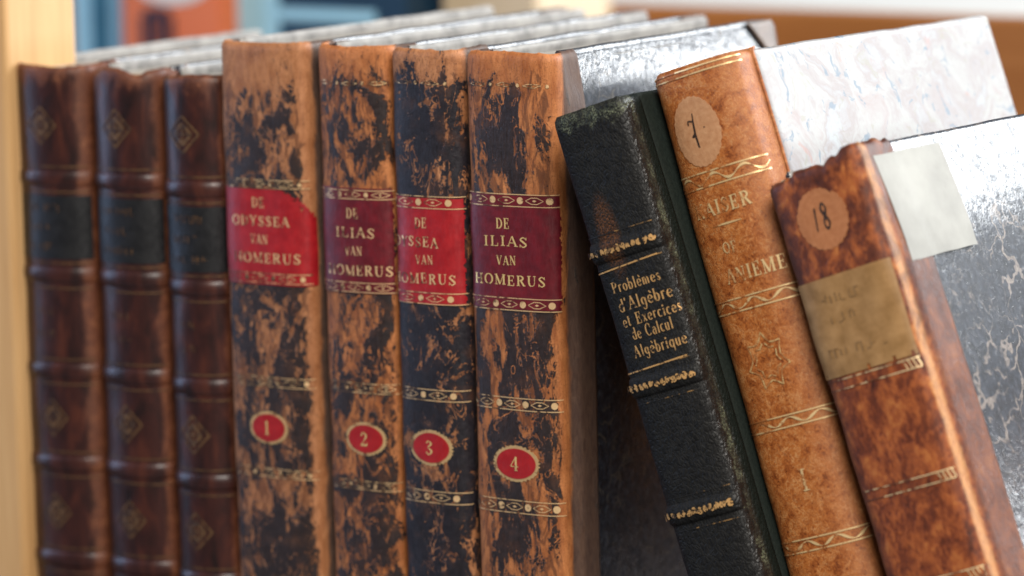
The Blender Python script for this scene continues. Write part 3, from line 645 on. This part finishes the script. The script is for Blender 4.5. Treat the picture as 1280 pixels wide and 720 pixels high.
for k, d in vols.items():
    d['x'], d['t'] = fit(d['x'], d['t'], .0058, d['n'], .0014)
    root = thing('numbered_book', d['label'], 'book', (d['x'], d['y'], 0), R(-.62), GH)
    bpy.context.view_layer.update()
    b = Book(root, d['t'], .2152, d['D'], .0058, d['n'], .0014, .0125, k*2.9, headvar=.001, amp=.00035)
    mt = d['mat']; lea = flaked_leather(mt[0], *mt[1:8], streak=mt[8], topw=mt[9], strip_u=b.uspine*10-.006, edge={1: .22, 2: .09, 3: .05, 4: .17}[k])
    b.curl = .0038 if k == 4 else .0012
    b.build(lea, M_cov[k], M_pages, corner=M_strip, head=M_head)
    us = b.uspine
    # title label
    y0, y1, xc = d['title']; _, z1 = b.local(xc, y0-(0 if k == 1 else 14)); _, z0 = b.local(xc, y1+14)
    lm = label_leather('red_label' if d['red'] == 0 else 'maroon_label', *(RED_A, RED_B)[d['red']], k*1.3)
    ul, ur = -us*.985, us*(.86 if k != 4 else .90)
    if k == 1:
        ur = us*.98
        def mask(u, z, z1=z1, ur=ur):
            a = (ur-u)/.011; q = (z1-z)/.0085
            return a+q+.30*noise.noise((u*500, z*500, 2))+.2*noise.noise((u*1500, z*1500, 5)) > 1.0
    else:
        def mask(u, z, z0=z0, z1=z1, ur=ur, k=k): return u < ur-.0007-.0007*noise.noise((z*700, k, 1))
    lb = b.grid('title_label', ul, ur, z0, z1, .00028, lm, root, du=.0004, dz=.0004, mask=mask, thick=.00028)
    for wd, px, py in zip(d['words'], d['tx'], d['ty']):
        u, z = b.local(px, py); h = {'DE': .0031, 'VAN': .0027}.get(wd, .0030)
        w_ = {'DE': .0046, 'VAN': .0066, 'ILIAS': .0150, 'ODYSSEA': .0215, 'HOMERUS': .0245}[wd]*(1 if k in (1, 4) else .92)
        if wd == 'ODYSSEA': u -= .0032 if k == 1 else .0052
        if wd == 'HOMERUS': u -= .0030 if k == 3 else .0015
        b.text('lettering', wd, u, z, h, M_gold if k != 4 else M_gold_bright, lb, w_, .00042, .05, 1.0)
    for py, hp, xc in d['bands']:
        _, z = b.local(xc, py); faint = (k == 1) or py < 120 or (k == 2 and py > 450)
        b.gilt_band(z, hp*.000233, M_gold_faint if faint else M_gold, root, -us*.93, us*.86, step=.0046+.0004*(k % 2), phase=.1*k, off=.00042 if 225 < py < 385 else .00018, lines=py > 120)
    px, py, rx, ry = d['oval']; u, z = b.local(px, py)
    ring = b.oval('scalloped_border', u, z, rx*1.16*.00029, ry*1.18*.000235, M_scal, root, .00016, .11, 30, .0001)
    ov = b.oval('number_label', u, z, rx*.00029, ry*.000235, label_leather('red_number_label', (.29, .007, .010), (.37, .012, .014), k*.7), root, .0003, 0., 22, .0001)
    b.text('numeral', str(k), u-.0004, z, .0042, M_gold_bright, ov, None, .00042, 0, .8)

# ------------------------------------------------------------------ black grained volume
TH = R(19)
def leaning(name, label, tl, y, H, th=TH, yaw=0.):
    """tl = top left corner (x, z) of the spine; the book rests on its lower left edge, fore-edge swung right by yaw"""
    q = Matrix.Rotation(-yaw, 3, 'Z') @ Matrix.Rotation(-th, 3, 'Y')
    base = Vector((tl[0], y, tl[1]))-q @ Vector((0, 0, H))
    o = thing(name, label, 'book', base, -th); o.rotation_euler = (0, -th, -yaw); bpy.context.view_layer.update(); return o
def along(b, px0, py0, px1, py1):
    u0, z0 = b.local(px0, py0); u1, z1 = b.local(px1, py1); return u0, z0, u1, z1
Hb = .2111
x0, t = fit(0, .0250, .0042, 3.0, .0004)
root = leaning('black_grained_book', 'black grained leather algebra book leaning against volume 4', (.0765+x0*math.cos(TH), .1996+x0*math.sin(TH)), -.0165, Hb, R(18.5))
b = Book(root, t, Hb, .140, .0042, 3.0, .0004, .0063, 11.3, headvar=.0006, amp=.0002)
M_bl = grained_black('black_grained_leather', Hb*10, .140)
M_cloth = plain('black_green_cloth', (.006, .010, .008), (.013, .019, .015), 900, .7, .25, bump=.6, dist=.0003)
b.build(M_bl, M_cloth, M_pages, head=M_head, paste=M_cloth)
M_gb = gold('orange_gilt', .42, (.74, .42, .16), (.02, .015, .012), 520, lit_right=3.)
us = b.uspine
for (x0, y0, x1, y1) in ((752, 317, 822, 294), (800, 487, 876, 460), (850, 644, 928, 622)):
    ua, za, ub, zb = along(b, x0, y0, x1, y1); z = (za+zb)/2
    rb = b.raised_band(z, .0062, .0013, M_bl)
    vs = []; rng = random.Random(int(x0)); st = []
    n = 13
    for i in range(n):
        u = -us*.9+us*1.62*(i+.5)/n; q = .0009; bump = .0013
        for _ in range(8):
            a0 = rng.uniform(0, 6.3); r0 = rng.uniform(.4, 1.)*q; cu, cz = u+rng.uniform(-.0004, .0004), z+rng.uniform(-.6, .6)*q
            st.append([(cu+r0*.7*math.cos(a0+g*.9), cz+r0*.7*math.sin(a0+g*.9), rng.uniform(.0002, .0005)) for g in range(4)])
    b.ribbons('gilt_roll', st, M_gb, rb, bump+.0002)
    for e in (1, -1):
        b.ribbons('gilt_line', [[(-us*.9, z+e*.0047, .00022), (us*.75, z+e*.0047, .00022)]], gold('thin_gilt', .58, (.5, .28, .1), (.012, .011, .01)), root, .00018)
for (x0, y0, x1, y1) in ((757, 341, 831, 313), (797, 465, 862, 442)):
    ua, za, ub, zb = along(b, x0, y0, x1, y1)
    b.ribbons('gilt_line', [[(-us*.86, za, .0004), (us*.66, zb-.0001, .0004)]], M_gb, root, .0002)
for i, (tx, xa, ya, xb, yb, h) in enumerate((('Proble`mes', 767, 361, 826, 341, .0032), ("d'Alge`bre", 776, 383, 840, 361, .0036), ('et Exercices', 781, 403, 851, 379, .0033), ('de Calcul', 793, 417, 842, 402, .0034), ('Alge`brique', 795, 440, 858, 420, .0034))):
    ua, za, ub, zb = along(b, xa, ya, xb, yb)
    b.text('lettering', tx, (ua+ub)/2-.0003, (za+zb)/2, h, M_gb, root, (ub-ua)*1.0, .0002, .02, .95, slope=(zb-za)/(ub-ua)*.5)

# ------------------------------------------------------------------ tan volume with paper oval "7"
Hk = .2232; YK = R(4.5)
x0, t = fit(0, .0303, .0068, 2.6, .0006, -YK)
root = leaning('tan_calf_book', 'tan calf book with gilt lines, oval paper sticker 7 and pale marbled cover', (.1003+x0*math.cos(TH), .2110+x0*math.sin(TH)), -.001, Hk, R(18.1), YK)
b = Book(root, t, Hk, .1450, .0068, 2.6, .0006, .0055, 17.9, headvar=.0007, amp=.0003)
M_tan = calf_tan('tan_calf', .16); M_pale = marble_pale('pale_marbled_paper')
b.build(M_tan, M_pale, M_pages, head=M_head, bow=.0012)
us = b.uspine; M_kg = gold('rubbed_lit_line_gilt', .46, (.95, .68, .34), (.34, .12, .032), 260, lit_right=9.)  # strong x ramp: brightness of the lit right side painted over the rubbing
def lines(y_l, y_r, x_l, x_r, h, wave):
    ua, za, ub, zb = along(b, x_l, y_l, x_r, y_r); z = (za+zb)/2
    st = [[(-us*.85, z+e*h/2, .0004), (us*.93, z+e*h/2, .0004)] for e in (1, -1)]
    if wave:
        st.append([(-us*.85+us*1.78*i/60, z+h*.30*math.sin(i*.36+y_l), .0005+.0003*math.sin(i*.72)) for i in range(61)])
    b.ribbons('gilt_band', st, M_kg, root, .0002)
lines(98, 72, 835, 918, .0016, False); lines(230, 199, 868, 960, .0040, True); lines(386, 356, 915, 1000, .0036, True)
lines(530, 513, 958, 1046, .0032, True); lines(684, 660, 1005, 1092, .0034, True)
u, z = b.local(874, 164)
M_stick = plain('yellowed_sticker_paper', (.42, .20, .095), (.54, .29, .15), 60, .7, .2, uv=True, stretch=(1, 1, 1))
M_ink = plain('brown_black_ink', (.02, .012, .01), (.05, .03, .022), 400, .6, .3)
stk = b.oval('paper_sticker', u, z, .0078, .0098, M_stick, root, .00016, .05, 26, .0001)
b.ribbons('handwritten_seven', [[(u-.0023, z+.0022, .0005), (u-.0022, z+.0034, .0004), (u-.0006, z+.003, .0005)],
    [(u-.0001, z+.0052, .0003), (u-.0005, z+.0025, .0006), (u-.0007, z-.0008, .0007), (u-.0004, z-.0045, .0006)], [(u-.0019, z-.0012, .0004), (u-.0006, z-.0008, .0015)], [(u+.0026, z+.0006, .0004), (u+.0030, z+.0006, .0004)]], M_ink, stk, .00024)
for tx, px, py, h, w_, sl in (('KAISER', 905, 256, .0040, .0190, .02), ('OF', 915, 308, .0030, .0046, 0), ('ANIEME', 945, 336, .0040, .0190, .02)):
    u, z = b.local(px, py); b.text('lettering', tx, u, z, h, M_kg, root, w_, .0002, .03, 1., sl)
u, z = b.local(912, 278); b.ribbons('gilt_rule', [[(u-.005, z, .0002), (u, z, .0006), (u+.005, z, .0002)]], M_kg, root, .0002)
# sun-shaped gilt ornament, "I" below
M_kf = gold('faint_ornament_gilt', .52, (.85, .58, .26), (.36, .15, .05), 300)
u, z = b.local(962, 450); st = []
n = 7
for i in range(n):
    a0, a1, am = 2*math.pi*i/n, 2*math.pi*(i+1)/n, 2*math.pi*(i+.5)/n
    P = lambda a, r: (u+r*math.sin(a)*.95, z+r*math.cos(a)*1.1, .00042)
    st.append([P(a0, .0074), P(a0+.18, .0058), P(am, .0050), P(a1-.18, .0058), P(a1, .0074)])
    st.append([P(a0+.1, .0045), P(am, .0036), P(a1-.1, .0045)])
b.ribbons('gilt_ornament', st, M_kf, root, .0002)
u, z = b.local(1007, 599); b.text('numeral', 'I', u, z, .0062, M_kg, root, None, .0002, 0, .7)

# ------------------------------------------------------------------ mottled volume "18"
He = .1972; YE = R(3.5)
x0, t = fit(0, .0326, .0050, 3.4, .0007, -YE)
def head18(u):
    x = u*1000
    return -.0012+.0022*sm(x, 5, 11)-.0016*sm(x, -4, -9)-.0016*max(0, noise.noise((u*330, 4.4, 1)))
root = leaning('mottled_calf_book', 'mottled red-brown calf book with round sticker 18 and white paper patch on its cover', (.1402+x0*math.cos(TH), .1858+x0*math.sin(TH)), -.0098, He, R(19.9), YE)
b = Book(root, t, He, .150, .0050, 3.4, .0007, .0165, 23.3, headvar=.0012, amp=.0004, headfn=head18)
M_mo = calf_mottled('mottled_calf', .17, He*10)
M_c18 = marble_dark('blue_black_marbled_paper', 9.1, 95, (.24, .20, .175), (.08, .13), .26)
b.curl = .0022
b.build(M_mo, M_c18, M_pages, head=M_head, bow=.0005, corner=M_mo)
us = b.uspine
u, z = b.local(1030, 271); M_st2 = plain('orange_brown_sticker', (.33, .12, .045), (.42, .17, .07), 60, .6, .3, uv=True)
stk = b.oval('paper_sticker', u, z, .0079, .0088, M_st2, root, .00016, .07, 26, .0001)
b.ribbons('handwritten_eighteen', [[(u-.0024, z-.0034, .0004), (u-.0016, z+.0034, .0006)],
    spl([(u+.0019, z+.0026, .0005), (u+.001, z+.0042, .0006), (u+.0003, z+.0024, .0007), (u+.0011, z+.0004, .0009), (u+.0019, z-.0018, .0006), (u+.001, z-.0034, .0007), (u+.0003, z-.0018, .0005), (u+.0011, z+.0004, .0009), (u+.0019, z+.0026, .0005)])], M_ink, stk, .00024)
ua, za, ub, zb = along(b, 1004, 360, 1128, 312); uc, zc, ud, zd = along(b, 1036, 476, 1150, 440)
M_olive = plain('faded_olive_label', (.22, .115, .038), (.38, .215, .088), 18, .42, .4, uv=True, bump=.25)
zt, zb_ = (za+zb)/2, (zc+zd)/2
lb = b.grid('title_label', -us*.99, us*.84, zb_, zt, .0003, M_olive, root, thick=.0003, mask=lambda u, z: z < zt-.0004-.0005*noise.noise((u*600, 1, 1)) and z > zb_+.0004+.0005*noise.noise((u*600, 7, 1)))
M_olf = plain('faded_title_ink', (.16, .085, .030), (.29, .165, .065), 500, .5)
for j, (dz, wd) in enumerate(((.0075, .013), (0.002, .010), (-.007, .018))):
    b.marks('faded_lettering', -.001, (zt+zb_)/2+dz, .0028, wd, M_olf, lb, 70+j, .0005)
M_mg = gold('mottled_book_gilt', .5, (.95, .72, .40), (.10, .03, .012), 300)
for (x0, y0, x1, y1) in ((1090, 622, 1200, 585), (1120, 745, 1232, 708), (1045, 485, 1150, 445)):
    ua, za, ub, zb = along(b, x0, y0, x1, y1); z = (za+zb)/2-(.0004 if y0 == 485 else 0)
    st = [[(-us*.9, z+e*.0013, .0003), (us*.84, z+e*.0013, .0003)] for e in (1, -1)]
    st += [[(us*.84-i*.0013, z-.0011, .0003), (us*.84-i*.0013-.0007, z+.0011, .0003)] for i in range(4)]
    b.ribbons('gilt_band', st, M_mg, root, .0002)
# paper patch pasted over the hinge leather and cover
M_patch = plain('white_paper_patch', (.24, .235, .215), (.35, .345, .315), 55, .6, .25, bump=.3)
bow = .0005
ny, nz = 40, 40; vs = []; fs = []
y0_, y1_, z0_, z1_ = b.b+.0048, b.b+.0410, He-.0335, He-.0035
for j in range(nz+1):
    for i in range(ny+1):
        y = y0_+(y1_-y0_)*i/ny; z = z0_+(z1_-z0_)*j/nz+.0004*noise.noise((y*90, 3, 1))
        lift = .0002*sm(y, b.b+b.strip+.003, b.b+b.strip-.003)
        vs.append((b.t+.00042+lift+b.bowf(y, z, 1, bow), y, z))
for j in range(nz):
    for i in range(ny):
        a = j*(ny+1)+i; fs.append((a, a+1, a+ny+2, a+ny+1))
pt = mesh('paper_patch', vs, fs, M_patch, b.cov[1], False); md = pt.modifiers.new('thickness', 'SOLIDIFY'); md.thickness = .0001; md.offset = 0

# ------------------------------------------------------------------ things behind, on the far side of the shelf
def at_y(px, py, y):
    d = pixdir(px, py); return CAM+d*((y-CAM.y)/d.y)
def back_book(name, label, px0, px1, y, H, mats, D=.10):
    x0 = at_y(px0, 20, y).x; x1 = at_y(px1, 20, y).x
    root = thing(name, label, 'book', (x0, y, 0)); t = x1-x0-.001
    slab('cover', (0, 0, 0), (t, .003, H), mats[0], root, .0012)
    slab('cover', (0, D-.003, 0), (t, D, H), mats[0], root, .0012)
    slab('text_block', (.003, .0032, .003), (t-.0032, D-.0032, H-.003), mats[1], root, 0)
    slab('spine', (t-.003, .0032, 0), (t, D-.0032, H), mats[0], root, .0012)
    return root, t
M_white = plain('white_paper', (.72, .70, .66), (.8, .78, .74), 60, .6)
M_lblue = plain('light_blue_card', (.32, .60, .74), (.40, .68, .80), 20, .5); M_teal = plain('dark_teal_cloth', (.03, .13, .20), (.05, .19, .28), 40, .6)
M_navy = plain('navy_card', (.008, .03, .06), (.012, .045, .085), 30, .5); M_orange = plain('orange_card', (.75, .17, .055), (.80, .21, .08), 20, .5)
M_purple = plain('purple_grey_print', (.030, .020, .034), (.042, .028, .046), 60, .6); M_cream = plain('cream_card', (.60, .47, .31), (.66, .53, .36), 20, .5)
Y = .335
r, t = back_book('blue_book', 'out-of-focus light blue book with teal stripe behind the dark volumes', 92, 151, Y+.02, .245, (M_lblue, M_white))
slab('teal_stripe', (t*.40, -.0006, .003), (t*.80, .0005, .242), M_teal, r, 0)
r, t = back_book('orange_book', 'out-of-focus orange book with a dark letter m behind the dark volumes', 152, 279, Y, .25, (M_orange, M_white))
# white roundel at the head of its cover, and the big letter
def flat_disc(cx, cz, rx, rz, y, name, mat, parent):
    vs = [(cx, y, cz)]+[(cx+rx*math.cos(2*math.pi*i/40), y, cz+rz*math.sin(2*math.pi*i/40)) for i in range(40)]
    o = mesh(name, vs, [(0, 1+i, 1+(i+1) % 40) for i in range(40)], mat, parent, False); md = o.modifiers.new('t', 'SOLIDIFY'); md.thickness = .0004; return o
p = at_y(215, 0, Y); flat_disc(p.x-r.location.x, p.z+.0075, .021, .0095, -.0006, 'white_roundel', M_white, r)
p0 = at_y(178, 57, Y); p1 = at_y(217, 12, Y); lx, lz = p0.x-r.location.x, p0.z; hx, hz = p1.x-p0.x, p1.z-p0.z
bm = bmesh.new()
def bar(x0, z0, x1, z1):
    q = bmesh.ops.create_cube(bm, size=1)['verts']
    for v_ in q: v_.co = Vector(((x0+x1)/2+v_.co.x*(x1-x0), -.0006+v_.co.y*.001, (z0+z1)/2+v_.co.z*(z1-z0)))
sw = hx*.25
for i in range(3): bar(lx+(hx-sw)*i/2, lz-.004, lx+(hx-sw)*i/2+sw, lz+hz*.80)
for i in range(2): bar(lx+(hx-sw)*i/2+sw*.5, lz+hz*.80, lx+(hx-sw)*(i+1)/2+sw*.5, lz+hz*1.02)
bmobj('letter_m', bm, M_purple, r)
r, t = back_book('blue_print_book', 'out-of-focus light and dark blue book behind volumes 1 and 2', 281, 511, Y+.012, .25, (M_navy, M_white), .08)
def pan(x0, y0, x1, y1, mat, nm):
    a = at_y(x0, y0, Y+.012); c = at_y(x1, y1, Y+.012); slab(nm, (a.x-r.location.x, -.0008, min(a.z, c.z)), (c.x-r.location.x, .0004, max(a.z, c.z)), mat, r, 0)
pan(294, 60, 348, -30, M_lblue, 'light_blue_print'); pan(282.5, 40, 293.5, 12, M_lblue, 'light_blue_print'); pan(348.5, 24, 470, 14, M_lblue, 'light_blue_print'); pan(348.5, 60, 420, 44, plain('steel_blue_print', (.05, .14, .22), (.07, .18, .28), 30), 'steel_blue_print')
back_book('cream_book', 'out-of-focus bright cream book in front of the brown rail', 553, 672, Y+.03, .25, (M_cream, M_white), .06)

# white table edge and wall beyond the rail
M_wall = plain('painted_wall', (.72, .70, .68), (.76, .74, .72), 3, .8, bump=.05)
tb = thing('white_table', 'out-of-focus white table top beyond the brown back rail', 'table', (.1, .95, -.62))
slab('table_top', (-1.7, -.3, .70), (1.0, .95, .735), M_white, tb, .003)
for sx in (-1.62, .93):
    for sy in (-.24, .88): slab('leg', (sx-.025, sy-.025, .0), (sx+.025, sy+.025, .6995), M_white, tb, .003)
M_floor = plain('grey_floor', (.16, .17, .18), (.22, .23, .24), 5, .6, bump=.05)
f = slab('floor', (-6, -4, -.66), (6, 6, -.62), M_floor, None, 0); f['kind'] = 'structure'
